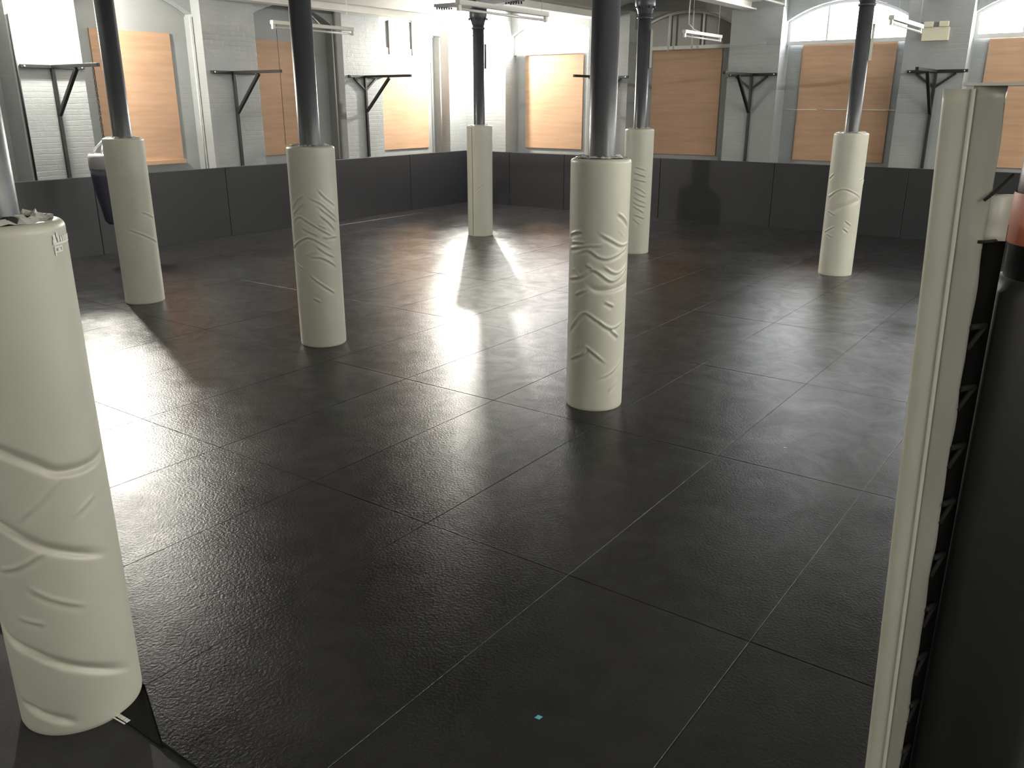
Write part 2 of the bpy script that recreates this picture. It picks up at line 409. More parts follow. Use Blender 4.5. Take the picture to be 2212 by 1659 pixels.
# scrap of blue tape
c0 = fl_pt(1163, 1550, 0)
meta(slab([(c0.x - .012, c0.y - .012), (c0.x + .010, c0.y - .009), (c0.x + .013, c0.y + .013), (c0.x - .009, c0.y + .011)], 0.0, .002, .0005).build('paper_scrap', M['cyan']),
     'tiny cyan scrap lying on the dark mats near the bottom', 'scrap')
c0 = fl_pt(1696, 967, 0)
meta(slab([(c0.x - .012, c0.y - .003), (c0.x + .012, c0.y - .003), (c0.x + .010, c0.y + .003), (c0.x - .012, c0.y + .004)], 0.0, .001, .0004).build('paper_scrap', M['print']),
     'tiny white speck lying on the mats right of the middle column', 'scrap')

# ------------------------------------------------------------------ wall mats
def wallmat(a, b, left, label):
    if left: lo, hi = (-13.675, a + .004, -0.02), (-13.62, b - .004, 1.25)
    else: lo, hi = (a + .004, 16.945, -0.02), (b - .004, 16.998, 1.25)
    o = MB().box(lo, hi).build('wall_mat', M['wallmat'], bevel=.008)
    meta(o, label, 'wall mat', 'black wall mats')
le = [2.4, 4.9, 7.35, 9.86, 12.35, 14.85, 16.94]
lw = ['behind the nearest column', 'behind the left padded column near the hanging bag', 'under the first bare left plywood board', 'between the two left-hand middle columns', 'right of the middle-left column', 'ending in the far corner']
for k in range(1, 6): wallmat(le[k], le[k + 1], True, 'black wall mat on the left wall, ' + lw[k])
wallmat(le[0], le[1], True, 'black wall mat on the left wall, ' + lw[0])
fe = [-13.62, -12.33, -10.77, -8.34, -5.87, -3.4, -0.95, 1.5]
fw = ['narrow one behind the farthest column', 'right of the corner below the brightest board', 'behind the middle column', 'below the dark board and its pier', 'left of and behind the right-hand column', 'between the right-hand column and the ring post', None]
for k in range(6): wallmat(fe[k], fe[k + 1], False, 'black wall mat on the far wall, ' + fw[k])

# ------------------------------------------------------------------ iron columns
def column(x, y, r, label, trunk=None, wings=True):
    o = empty('iron_column', (x, y, 0), label, 'column', 'cast iron columns')
    zb = 0.0 if y > 2 else -0.02
    MB().lathe((x, y, 0), [(r, zb + .002), (r, 3.66)], 40).build('shaft', M['iron'], o)
    MB().lathe((x, y, 0), [(r, 3.60), (r + .018, 3.605), (r + .018, 3.63), (r, 3.635)], 40).build('collar', M['iron'], o)
    cp = MB().lathe((x, y, 0), [(r, 3.66), (r + .012, 3.68), (r + .02, 3.72), (r + .05, 3.78), (r + .055, 3.82), (r + .055, 3.93), (r + .02, 3.95), (r + .02, 4.055)], 32)
    for k in range(10):
        a = 2 * PI * k / 10; cx, cy = x + (r + .055) * math.cos(a), y + (r + .055) * math.sin(a)
        cp.lathe((cx, cy, 3.75), [(.014, 0), (.014, .03)], 8)
    cp.build('capital', M['iron'], o)
    if wings:
        for s in (-1, 1):
            wg = MB()
            prof = [(.05, 3.92), (.35, 3.97), (.80, 4.0), (.92, 4.005), (.92, 4.055), (.05, 4.055)]
            for d0, d1 in ((-.11, .11),):
                vs = [(x + s * u, y + d0, z) for u, z in prof] + [(x + s * u, y + d1, z) for u, z in prof]
                n = len(prof); fs = [tuple(range(n)), tuple(range(n, 2 * n))[::-1]] + [(i, (i + 1) % n, n + (i + 1) % n, n + i) for i in range(n)]
                wg.add(vs, fs)
            for k in range(5):
                for d in (-.07, .07): wg.lathe((x + s * (.66 + .055 * k), y + d, 3.965), [(.016, 0), (.016, .04)], 8)
            wg.build('beam_shoe', M['iron'], o)
    if trunk:
        az, z0, z1, big = trunk
        d = Vector((math.cos(az), math.sin(az), 0)); tt = Vector((-d.y, d.x, 0)); c = Vector((x, y, 0)) + d * (r + .002)
        hw, dp = (.035, .035)
        tb = MB(); vs = []
        for z in (z0, z1):
            for (a_, b_) in ((-hw, 0), (hw, 0), (hw, dp), (-hw, dp)): p = c + tt * a_ + d * b_; vs.append((p.x, p.y, z))
        tb.add(vs, [(0, 3, 2, 1), (4, 5, 6, 7), (0, 1, 5, 4), (1, 2, 6, 5), (2, 3, 7, 6), (3, 0, 4, 7)])
        tb.build('cable_trunking', M['iron'] if big else M['white'], o)
    return o
cols = {'A': (-9.93, 5.80), 'B': (-6.63, 5.80), 'C': (-9.93, 12.72), 'D': (-3.37, 5.83), 'E': (-6.65, 12.70), 'F': (-3.37, 12.74), 'N': (-3.24, 1.36)}
# azimuth of "screen right" seen from the camera at each column
def right_az(x, y): return math.atan2(y, x) - PI / 2
column(*cols['A'], .108, 'dark iron column left, standing in front of the nearest plywood board')
column(*cols['B'], .103, 'dark iron column between the left and middle ones, hanging tube light crossing behind it')
column(*cols['C'], .100, 'slim dark iron column farthest away, in front of the glaring corner', (right_az(*cols['C']) , 2.95, 3.36, True))
column(*cols['D'], .104, 'thick dark iron column in the middle of the picture')
column(*cols['E'], .100, 'dark iron column just right of the middle one, with a white cable trunking', (right_az(*cols['E']), 2.9, 3.45, False))
column(*cols['F'], .098, 'dark iron column at right in front of the three-light window', (right_az(*cols['F']), 2.92, 3.38, False))
column(*cols['N'], .092, 'dark iron column nearest the camera at the left edge', None, False)

# ------------------------------------------------------------------ column pads
def cam_az(x, y): return math.atan2(-y, -x)
def on_cyl(x, y, R, u, v):
    # where the sight line of photo position (u, v) meets the cylinder: (arc offset from the camera side, height)
    f = cam.rotation_euler.to_matrix() @ Vector(((u - 1106) / 1828.29, -(v - 829.5) / 1828.29, -1))
    a = f.x ** 2 + f.y ** 2; b = -2 * (f.x * x + f.y * y); c = x * x + y * y - R * R
    t = (-b - math.sqrt(max(0, b * b - 4 * a * c))) / (2 * a); px_, py_ = f.x * t - x, f.y * t - y
    th = (math.atan2(py_, px_) - cam_az(x, y) + PI) % (2 * PI) - PI
    return th * R, CAMH + f.z * t
def smooth_line(P, n=6):
    P = [np.array(p) for p in P]; Q = [2 * P[0] - P[1]] + P + [2 * P[-1] - P[-2]]; out = []
    for i in range(1, len(Q) - 2):
        for k in range(n):
            t = k / n; out.append(.5 * (2 * Q[i] + (Q[i + 1] - Q[i - 1]) * t + (2 * Q[i - 1] - 5 * Q[i] + 4 * Q[i + 1] - Q[i + 2]) * t * t + (3 * Q[i] - Q[i - 1] - 3 * Q[i + 1] + Q[i + 2]) * t ** 3))
    return out + [P[-1]]
def line_field(S, Z, P):
    L = smooth_line(P); seg = [np.linalg.norm(L[i + 1] - L[i]) for i in range(len(L) - 1)]; tot = sum(seg) + 1e-9
    best = np.full(S.shape, 9.0); sg = np.zeros(S.shape); par = np.zeros(S.shape); acc = 0
    for i in range(len(L) - 1):
        a, b = L[i], L[i + 1]; d = b - a; l2 = max(d @ d, 1e-9)
        t = np.clip(((S - a[0]) * d[0] + (Z - a[1]) * d[1]) / l2, 0, 1)
        dx = S - a[0] - t * d[0]; dz = Z - a[1] - t * d[1]; D = np.hypot(dx, dz); m_ = D < best
        cr = np.sign(d[0] * dz - d[1] * dx) * (1 if d[0] >= 0 else -1)
        best = np.where(m_, D, best); sg = np.where(m_, cr, sg); par = np.where(m_, (acc + t * seg[i]) / tot, par); acc += seg[i]
    return best, sg, par
def pad_cover(x, y, lines, dents, R=.232, H=1.985, zb=0.0, lowfreq=.003, seed=0, seam=None, nrand=0, nt=224, nz=300):
    th = np.linspace(0, 2 * PI, nt, endpoint=False)
    z = np.linspace(0, H, nz)
    T, Z = np.meshgrid(th, z)
    r = np.full_like(T, R)
    g = np.random.RandomState(seed)
    for k in range(8):
        a, b, p, q = g.randint(1, 4), g.uniform(.5, 3), g.uniform(0, 6.28), g.uniform(0, 6.28)
        r += lowfreq * .35 * np.sin(a * T + p) * np.sin(b * Z + q)
    S = ((T - cam_az(x, y) + PI) % (2 * PI) - PI) * R; ZW = Z + zb
    for w_, amp, P in lines:
        D, sg, par = line_field(S, ZW, [on_cyl(x, y, R, u, v) for u, v in P])
        env = np.clip(np.minimum(par, 1 - par) * 5 + .15, 0, 1); ds = D * sg
        r += amp * env * (np.exp(-(ds / w_) ** 2) - .7 * np.exp(-((ds + 2.0 * w_) / (1.5 * w_)) ** 2))
    for h_, dep, P in dents:
        D, sg, par = line_field(S, ZW, [on_cyl(x, y, R, u, v) for u, v in P])
        env = np.clip(np.minimum(par, 1 - par) * 4 + .1, 0, 1); v_ = D * sg * (D < h_ * 2.5)
        pr_ = np.where(v_ >= 0, np.clip(1 - v_ / h_, 0, 1) ** 1.5, np.exp(-(v_ / (.35 * h_)) ** 2))
        r -= dep * env * pr_ * (D < h_ * 2.5)
    for k in range(nrand):   # faint small puckers
        s0, z0 = g.uniform(-.3, .3), g.uniform(.5, 1.5); dg = math.radians(g.uniform(20, 42)) * (-1 if s0 > 0 else 1); ln = g.uniform(.03, .07)
        D, sg, par = line_field(S, Z, [(s0 - ln * math.cos(dg), z0 - ln * math.sin(dg)), (s0 + ln * math.cos(dg), z0 + ln * math.sin(dg))])
        r += .0022 * np.clip(np.minimum(par, 1 - par) * 4, 0, 1) * np.exp(-(D / .009) ** 2)
    if seam is not None:
        s = ((T - seam + PI) % (2 * PI) - PI)
        r += .012 * (1 / (1 + np.exp(-(s) / .004))) * (s < 1.2)
        r -= .012 * np.exp(-(s / .03) ** 2)
    # rounded top and hem
    d = H - Z; e = .03; r -= np.where(d < e, e - np.sqrt(np.maximum(0, e * e - (e - d) ** 2)), 0)
    r -= np.where(Z < .012, .004 * (1 - Z / .012), 0)
    # piping near the top
    V = np.stack([x + r * np.cos(T), y + r * np.sin(T), zb + Z], -1).reshape(-1, 3)
    # the cover is turned over the foam at the top
    extra = []
    for rr, zz in ((R - .05, H + .001), (R - .062, H - .02)):
        extra.append(np.stack([x + rr * np.cos(th), y + rr * np.sin(th), np.full(nt, zb + zz)], -1))
    V = np.concatenate([V] + extra); nz2 = nz + 2
    i = np.arange(nz2 - 1)[:, None] * nt; k = np.arange(nt)[None, :]; k2 = (k + 1) % nt
    F = np.stack([i + k, i + k2, i + nt + k2, i + nt + k], -1).reshape(-1, 4)
    return V, F
def np_mesh(name, V, F, material, parent):
    o0 = origin(parent); V = V - np.array([o0.x, o0.y, o0.z])
    me = bpy.data.meshes.new(name); me.vertices.add(len(V)); me.vertices.foreach_set('co', V.astype(np.float32).ravel())
    me.loops.add(F.size); me.loops.foreach_set('vertex_index', F.astype(np.int32).ravel())
    me.polygons.add(len(F)); me.polygons.foreach_set('loop_start', np.arange(0, F.size, 4, dtype=np.int32))
    me.polygons.foreach_set('use_smooth', np.ones(len(F), bool)); me.update(calc_edges=True); me.validate()
    me.materials.append(material); o = bpy.data.objects.new(name, me); COL.objects.link(o); o.parent = parent; return o
def pad(key, label, folds, seed, seam=None, dents=(), nrand=0, zb=0.0, H=1.985, R=.232, film=True, crumple=.01):
    x, y = cols[key]
    o = empty('column_pad', (x, y, zb), label, 'column pad', 'white column pads')
    V, F = pad_cover(x, y, folds, dents, nrand=nrand, R=R, H=H, zb=zb, seed=seed, seam=seam)
    np_mesh('cover', V, F, M['pad'], o)
    MB().lathe((x, y, zb), [(.118, .01), (R - .055, .01), (R - .055, H - .012), (.118, H - .012), (.118, .01)], 48, cap=False).build('foam_core', M['foam'], o)
    g = random.Random(seed + 50); n = 44; m = MB(); vs = []
    for ring, (rr, zz) in enumerate(((.122, H + .005), (.145, H + .012), (.17, H + .006), (R - .035, H + .003))):
        for k in range(n):
            a = 2 * PI * k / n; j = crumple * (1 if 0 < ring < 3 else .4)
            rj = rr + g.uniform(-j, j) * .6; vs.append((x + rj * math.cos(a), y + rj * math.sin(a), zb + zz + g.uniform(-j, j)))
    fs = [(q * n + k, q * n + (k + 1) % n, (q + 1) * n + (k + 1) % n, (q + 1) * n + k) for q in range(3) for k in range(n)]
    m.add(vs, fs).build('plastic_film_liner', M['film'], o)
    return o
azN = cam_az(*cols['N'])
fA = [(0.01, 0.006, P) for P in [[(305.1,457.0),(319.0,462.0),(332.2,470.4)],[(276.0,493.7),(308.9,506.3),(339.8,524.1)]]]
fB = [(0.009, 0.0075, P) for P in [[(686.8,409.9),(704.1,427.3),(724.4,444.6)],[(666.5,427.3),(692.6,438.9),(709.9,453.3),(727.3,470.7)],[(686.8,444.6),(704.1,459.1),(727.3,479.4)],[(689.7,463.5),(709.9,479.4),(724.4,496.7)],[(632.4,447.5),(643.4,430.2),(655.0,421.5)],[(634.1,462.0),(643.4,450.4),(652.1,438.9)],[(634.1,479.4),(646.3,467.8),(666.5,479.4),(695.5,496.7),(721.5,511.2)],[(652.1,490.9),(666.5,499.6),(686.8,508.3)],[(634.7,537.8),(655.0,515.5),(672.3,514.1),(695.5,525.7),(715.7,537.2)],[(683.9,531.4),(704.1,545.9),(721.5,554.6)],[(672.3,554.6),(698.4,557.5),(727.3,574.8)],[(670.9,595.1),(695.5,613.9),(724.4,632.7)],[(637.6,560.4),(655.0,580.6)],[(678.1,644.3),(692.6,651.5)],[(698.4,514.1),(727.3,509.7)],[(686.8,485.2),(704.1,492.4)]]]
fC = [(0.008, 0.004, P) for P in [[(1026.9,412.7),(1039.6,399.1),(1045.0,394.6)],[(1026.9,419.4),(1040.5,406.0)]]]
fD = [(0.01, 0.0085, P) for P in [[(1232.0,506.1),(1246.2,500.7),(1258.7,500.0)],[(1231.3,536.3),(1260.5,531.7),(1301.4,529.2)],[(1246.2,545.2),(1271.1,539.9),(1296.0,555.9),(1320.9,555.9),(1355.4,527.4)],[(1296.0,504.3),(1317.4,516.7),(1342.3,529.2),(1356.5,522.1)],[(1335.2,459.8),(1349.4,472.3),(1355.8,486.5)],[(1228.5,601.0),(1253.4,596.8),(1281.8,582.5),(1317.4,605.7),(1335.2,600.3),(1353.0,575.4)],[(1265.8,571.9),(1280.0,579.0)],[(1303.2,575.4),(1331.6,589.7),(1353.0,568.3)],[(1230.2,714.2),(1246.2,689.3),(1264.0,675.0),(1292.5,692.8),(1320.9,708.8),(1348.7,685.7)],[(1306.7,651.9),(1326.3,661.5)],[(1317.4,710.6),(1335.9,727.7)],[(1232.0,774.6),(1260.5,762.2),(1267.6,749.7),(1308.5,783.5)],[(1343.0,771.1),(1320.9,803.1),(1292.5,817.3)],[(1335.9,813.8),(1313.8,845.8)],[(1242.7,635.9),(1264.0,625.2)],[(1239.1,579.0),(1253.4,596.8)],[(1235.6,522.1),(1264.0,523.9)]]]
fE = [(0.012, 0.008, P) for P in [[(1370.6,359.6),(1395.0,366.8)],[(1370.6,372.2),(1395.0,381.2)],[(1369.7,385.8),(1395.0,392.1)],[(1370.6,402.9),(1382.4,408.4),(1395.0,417.8)],[(1370.6,413.8),(1384.2,421.0),(1395.0,425.0)],[(1367.9,424.6),(1380.6,431.9),(1395.0,437.7)],[(1367.9,435.5),(1380.6,442.7),(1395.0,446.7)],[(1367.9,444.5),(1382.4,453.6),(1391.4,459.0)],[(1369.7,462.6),(1391.4,471.6)],[(1367.0,471.6),(1382.4,484.3)]]]
fF = [(0.009, 0.0075, P) for P in [[(1787.1,432.7),(1797.4,419.3),(1811.7,410.1),(1826.1,408.1),(1842.5,414.2),(1859.5,428.6)],[(1788.2,425.9),(1801.5,415.6)],[(1789.2,454.2),(1803.5,464.4)],[(1781.0,501.3),(1801.5,489.0)],[(1785.1,503.3),(1797.4,511.5)],[(1826.1,476.7),(1838.4,486.9)],[(1822.0,493.1),(1832.2,501.3)],[(1862.9,400.9),(1871.1,386.5)],[(1856.8,390.6),(1865.0,382.4)],[(1791.2,386.5),(1801.5,374.3)]]]
fN = [(0.009, 0.005, P) for P in [[(41.6,1122.8),(90.1,1077.7),(131.7,1029.2)],[(0.0,1230.2),(41.6,1223.3),(97.0,1188.7)],[(62.4,1268.4),(110.9,1292.6),(187.2,1306.5)],[(159.4,1112.4),(201.0,1067.3)],[(41.6,1334.2),(97.0,1348.1)]]]
dD = [(0.05, 0.02, P) for P in [[(1267.6,614.6),(1288.9,628.1),(1320.9,627.0),(1353.7,607.4)]]]
dF = [(0.07, 0.022, P) for P in [[(1799.4,456.2),(1826.1,444.9),(1857.8,430.6)]]]
dN = [(0.036, 0.021, P) for P in [[(-83.2,925.2),(0.0,977.2),(69.3,1002.9),(124.8,1020.9),(194.1,1002.9),(220.4,966.8)],[(-83.2,1084.7),(0.0,1136.7),(69.3,1176.2),(138.6,1194.2),(228.8,1195.6)],[(-27.7,1334.2),(20.8,1381.4),(69.3,1411.9),(138.6,1438.2),(277.3,1441.7)],[(48.5,1514.5),(104.0,1550.5),(166.4,1560.9)]]]  # cast shadow bands built into the pad's shape as grooves
pad('A', 'white column pad at left, smooth, with a hanging bag showing behind it', fA, 1)
pad('B', 'white column pad second from left in the middle distance, heavily creased near the top', fB, 2, nrand=5)
pad('C', 'white column pad farthest away with a vertical open seam', fC, 3, seam=cam_az(*cols['C']) - .62)
a_ = cam_az(*cols['C']) - .62; cx_, cy_ = cols['C']
MB().tube([(cx_ + .2305 * math.cos(a_), cy_ + .2305 * math.sin(a_), .02), (cx_ + .2305 * math.cos(a_), cy_ + .2305 * math.sin(a_), 1.96)], .004, 6).build('open_seam', M['lace'], bpy.data.objects['column_pad.002'])
pad('D', 'white column pad in the middle of the picture, wrinkled all the way down', fD, 4, crumple=.016, dents=dD, nrand=6)
pad('E', 'white column pad partly hidden behind the wrinkled middle pad', fE, 5)
pad('F', 'white column pad at right with one grey dent at mid height', fF, 6, dents=dF)
oN = pad('N', 'large white column pad nearest the camera, with curved grooves standing in for shadow bands', fN, 7, dents=dN, zb=-0.02, H=2.015, R=.231, crumple=.022)

# small printed marks near the top of the nearest pad
xN, yN = cols['N']
def on_pad(s, z, r=.2325): a = azN + s / .232; return (xN + r * math.cos(a), yN + r * math.sin(a), z)
pr = MB()
def patch(s0, s1, z0, z1):
    n = 3; vs = []
    for k in range(n + 1):
        s = s0 + (s1 - s0) * k / n; vs += [on_pad(s, z0), on_pad(s, z1)]
    pr.add(vs, [(2 * k, 2 * k + 2, 2 * k + 3, 2 * k + 1) for k in range(n)], True)
def px_on_pad(u, v):
    # find (s, z) on the cover under a photo position
    best = None
    for s in np.linspace(.02, .35, 120):
        for z in np.linspace(1.5, 2.0, 100):
            q = px(on_pad(s, z))
            d = (q[0] - u) ** 2 + (q[1] - v) ** 2
            if best is None or d < best[0]: best = (d, s, z)
    return best[1:]
sa, za = px_on_pad(117, 511)
W_ = .006
# emblem: two stacked marks
patch(sa - .006, sa + .006, za - .012, za + .006); patch(sa + .012, sa + .022, za - .006, za + .014)
sb, zb_ = px_on_pad(118, 521); patch(sb - .010, sb + .010, zb_ - .012, zb_ + .004); patch(sb - .005, sb + .005, zb_ + .004, zb_ + .014)
# word
sc0, zc0 = px_on_pad(124, 517)
for k in range(6):
    s0 = sc0 + k * .017; patch(s0, s0 + .012, zc0 - .010 , zc0 + .008)
sd, zd = px_on_pad(119, 527)
patch(sd - .004, sd + .112, zd - .004, zd + .003)
# small flag-like box outline
se, ze = px_on_pad(121, 540)
patch(se - .004, se + .002, ze - .022, ze + .012); patch(se, se + .042, ze + .006, ze + .012); patch(se, se + .042, ze - .010, ze - .005)
patch(se + .037, se + .042, ze - .008, ze + .008); patch(se + .013, se + .030, ze - .005, ze + .004)
pr.build('printed_logo', M['padprint'], oN)
# green clip and black tape end on top of the nearest pad
tg = MB()
p = on_pad(-.01, 1.985, .150); tg.box((p[0] - .03, p[1] - .02, 1.985), (p[0] + .03, p[1] + .02, 2.035))
tg.box((p[0] - .012, p[1] - .01, 2.035), (p[0] + .012, p[1] + .012, 2.048)); tg.build('green_clip', M['clamp'], oN, bevel=.004)
tk = MB(); p = on_pad(.085, 1.99, .150); tk.box((p[0] - .02, p[1] - .018, 1.985), (p[0] + .022, p[1] + .018, 2.02)); tk.build('tape_end', M['lace'], oN, bevel=.005)

# ------------------------------------------------------------------ wall brackets for hanging bags
def bracket(loc, rz, label, smalls, arm=1.33, cross=(-.47, .50)):
    o = empty('bag_bracket', loc, label, 'bracket', 'black steel bag brackets', rz)
    q = .025; Zt = 2.92 - loc[2]
    MB().box((.0, -q, 0), (.05, q, Zt - .05)).build('upright', M['steel'], o, False, .003)
    MB().box((.0, cross[0], Zt - .05), (.05, cross[1], Zt)).build('cross_plate', M['steel'], o, False, .003)
    MB().box((.05, -q, Zt - .05), (arm, q, Zt)).build('arm', M['steel'], o, False, .003)
    MB().tube([(.04, 0, 2.2 - loc[2]), (.72, 0, Zt - .06)], q, square=True).build('brace', M['steel'], o, False)
    if smalls:
        for s in (-1, 1):
            MB().tube([(.025, 0, Zt - .30), (.025, s * .32, Zt - .06)], .018, square=True).build('small_brace', M['steel'], o, False)
    for t in (cross[0] + .05, cross[1] - .05):
        MB().tube([(.05, t, Zt - .025), (.062, t, Zt - .025)], .012).build('bolt', M['silver'], o, False)
    return o
bracket((XL + .002, 7.00, 1.26), 0, 'black steel bag bracket on the glaring first pier at far left', False)
bracket((XL + .002, 10.28, 1.26), 0, 'black steel bag bracket on the left wall, second from left', False)
bracket((XL + .002, 13.59, 1.26), 0, 'black steel bag bracket with small side braces, on the pier left of the corner board', True)
bracket((-9.72, YF - .002, 1.26), -PI / 2, 'black steel bag bracket mostly hidden behind the middle column', True, 1.40)
bracket((-6.50, YF - .002, 1.26), -PI / 2, 'black steel bag bracket on the grey pier right of the dark board', True, 1.40)
bracket((-3.20, YF - .002, 1.26), -PI / 2, 'black steel bag bracket below the emergency light', True, 1.55)

# hanging bag
bx, by = -12.50, 7.0
o = empty('punch_bag', (bx, by, .62), 'grey and navy tapered punch bag hanging half hidden behind the left column pad', 'punch bag')
MB().lathe((bx, by, 0), [(.02, .62), (.10, .63), (.14, .68), (.17, .85), (.215, 1.10), (.245, 1.35), (.25, 1.44)], 36).build('body', M['navy'], o)
MB().lathe((bx, by, 0), [(.25, 1.44), (.255, 1.46), (.255, 1.62), (.24, 1.66), (.05, 1.665)], 36).build('top_band', M['greyleather'], o)
st = MB()
for k in range(4):
    a = PI / 4 + k * PI / 2; st.tube([(bx + .21 * math.cos(a), by + .21 * math.sin(a), 1.64), (bx + .13 * math.cos(a), by + .13 * math.sin(a), 1.74), (bx, by, 1.86)], .016)
st.build('hanging_straps', M['silver'], o)
ch = MB()
for k in range(24):
    z = 1.87 + k * .042; dx = .014 if k % 2 else 0; dy = 0 if k % 2 else .014
    ch.tube([(bx - dx, by - dy, z), (bx - dx, by - dy, z + .045)], .004, 6); ch.tube([(bx + dx, by + dy, z), (bx + dx, by + dy, z + .045)], .004, 6)
ch.build('chain', M['steel'], o)

# ------------------------------------------------------------------ hanging tube lights
def batten(x, y0, y1, z, label, lit=False, group='hanging tube lights'):
    xm, ym = x, (y0 + y1) / 2
    o = empty('tube_light', (xm, ym, z), label, 'tube light', group)
    MB().box((x - .035, y0, z), (x + .035, y1, z + .055)).build('housing', M['white'], o, bevel=.004)
    MB().tube([(x, y0 + .05, z - .045), (x, y1 - .05, z - .045)], .016, 12).build('tube', M['tube_fill_bright'] if lit == 2 else (M['tube_fill'] if lit else M['tube']), o)
    for yy in (y0 + .03, y1 - .03): MB().box((x - .018, yy - .025, z - .065), (x + .018, yy + .025, z)).build('tube_holder', M['white'], o)
    for yy in (y0 + .35, y1 - .12): MB().tube([(x, yy, z + .055), (x, yy, ceil_z(x) - .003)], .003, 6).build('suspension_wire', M['cable'], o)
    return o
b1 = batten(-11.0, 9.05, 10.72, 3.50, 'white hanging tube light, unlit, crossing behind the second column')
batten(-6.70, 8.20, 10.05, 3.45, 'white hanging tube light, unlit, passing in front of the farthest column')
b3 = batten(-6.85, 14.55, 16.15, 3.52, 'white hanging tube light in front of the dark arched window')
batten(-3.01, 12.60, 14.42, 3.41, 'white hanging tube light, short end showing left of the emergency light')
batten(-3.75, 8.9, 10.65, 3.52, 'white hanging tube light cut off by the top edge above the right pier')
for (x, y) in ((-12.2, -0.6), (-9.2, -3.0), (-4.6, -4.4), (-1.8, -4.4), (0.6, -4.4), (3.6, 0.0), (3.6, 5.0), (3.6, 9.0), (3.6, 13.5)):  # out-of-view tubes added to supply the general fill light
    batten(x, y, y + 1.8, 3.55, 'added fill tube light behind the photographer, outside the picture' if x < 3 else 'added fill tube light in the right-hand aisle, outside the picture', 2 if y > 4 else 1, 'added fill tube lights out of view')
# power leads and a pull cord of two of the battens
MB().tube([(-11.0, 9.2, 4.25), (-10.98, 9.22, 3.95), (-10.9, 9.45, 3.76), (-10.93, 9.8, 3.66), (-11.0, 10.0, 3.56)], .006).build('power_lead', M['cable'], b1)
MB().tube([(-11.0, 9.13, 3.5), (-11.0, 9.135, 2.8), (-11.0, 9.13, 1.75)], .004, 6).build('pull_cord', M['lace'], b1)
MB().tube([(-6.85, 14.75, 4.2), (-6.86, 14.74, 3.95), (-6.86, 14.75, 3.68), (-6.85, 14.95, 3.60), (-6.85, 15.2, 3.577)], .008).build('power_lead', M['cable'], b3)

# bulkhead lamps that light the left wall and the corner
def bulkhead(loc, watts, label, arm_from, flood, aim, size=.07):
    o = empty('bulkhead_lamp', loc, label, 'lamp', 'burning wall lamps')
    MB().lathe(loc, [(.02, .09), (.075, .085), (.085, .05), (.085, .03)], 24).build('lamp_housing', M['white'], o)
    MB().lathe(loc, [(.03, -.06), (.065, -.03), (.078, .01), (.078, .03)], 24).build('lamp_glass', M['lampglass'], o)
    MB().tube([arm_from, (loc[0], loc[1], loc[2] + .09)], .012).build('lamp_arm', M['white'], o)
    ld = bpy.data.lights.new('lamp_light', 'POINT'); ld.energy = watts; ld.color = (1.0, .955, .86); ld.shadow_soft_size = size
    lo = bpy.data.objects.new('lamp_light', ld); COL.objects.link(lo); lo.parent = o; lo.location = (0, 0, -.16)
    sd = bpy.data.lights.new('lamp_beam', 'SPOT'); sd.energy = flood; sd.color = (1.0, .955, .86); sd.shadow_soft_size = size
    sd.spot_size = math.radians(140); sd.spot_blend = .9
    so = bpy.data.objects.new('lamp_beam', sd); COL.objects.link(so); so.parent = o; so.location = (0, 0, -.17)
    so.rotation_euler = (Vector(aim) - Vector(loc)).to_track_quat('-Z', 'Y').to_euler()
    return o
bulkhead((-13.36, 6.95, 4.02), LAMP_LEFT, 'burning lamp above the first pier at the far left, over the top edge', (XL, 6.95, 4.11), 300.0, (-6.5, 4.5, 0))
bulkhead((-12.98, 16.44, 3.76), LAMP_CORNER, 'burning wall lamp glaring in the far corner behind the slim column', (-12.98, YF, 3.85), 420.0, (-7.0, 9.0, 0))

# ------------------------------------------------------------------ emergency light, pipes, wires
o = empty('emergency_light', (-3.29, YF - .05, 3.38), 'cream twin-spot emergency light box high on the right-hand grey pier', 'emergency light')
MB().box((-3.50, YF - .10, 3.385), (-3.08, YF - .001, 3.60)).build('battery_box', M['cream'], o, bevel=.006)
MB().box((-3.49, YF - .085, 3.60), (-3.09, YF - .03, 3.685)).build('lamp_rail', M['greyleather'], o, bevel=.004)
for x in (-3.41, -3.17):
    MB().box((x - .075, YF - .13, 3.602), (x + .075, YF - .085, 3.69)).build('spot_head', M['cream'], o, bevel=.008)
def pipe(pts, r, label, mt='iron', grp='wall conduits'):
    return meta(MB().tube(pts, r).build('conduit_pipe', M[mt]), label, 'pipe', grp)
pipe([(XL + .02, 6.49, 1.25), (XL + .02, 6.49, 3.6)], .016, 'thin dark conduit running up the left edge of the first glaring pier', 'steel')
pipe([(XL - STEP + .03, 9.66, 1.2), (XL - STEP + .03, 9.66, 3.8)], .014, 'grey conduit beside the recess right of the first plywood board', 'frame')
pipe([(XL - STEP + .03, 12.96, 1.2), (XL - STEP + .03, 12.96, 3.8)], .014, 'grey conduit in the recess right of the second column', 'frame')
pipe([(XL - STEP + .03, 16.32, 1.2), (XL - STEP + .03, 16.32, 3.8)], .014, 'grey conduit in the recess just left of the far corner pier', 'frame')
pipe([(-8.45, YF + STEP - .02, 3.40), (-8.45, YF + STEP - .02, 4.1)], .02, 'left grey pipe dropping in front of the dark arched window', 'frame')
pipe([(-7.92, YF + STEP - .02, 3.40), (-7.92, YF + STEP - .02, 4.13)], .02, 'right grey pipe dropping in front of the dark arched window', 'frame')
o = empty('white_wire', (-4.88, YF + .42, 2.24), 'thin dashed white wire stretched across the board of the three-light window', 'wire')
for a, b in ((-5.93, -5.32), (-5.20, -4.62), (-4.55, -3.82)):
    MB().tube([(a, YF + .40, 2.245), (b, YF + .40, 2.245)], .008, 8).build('wire_section', M['print'], o)

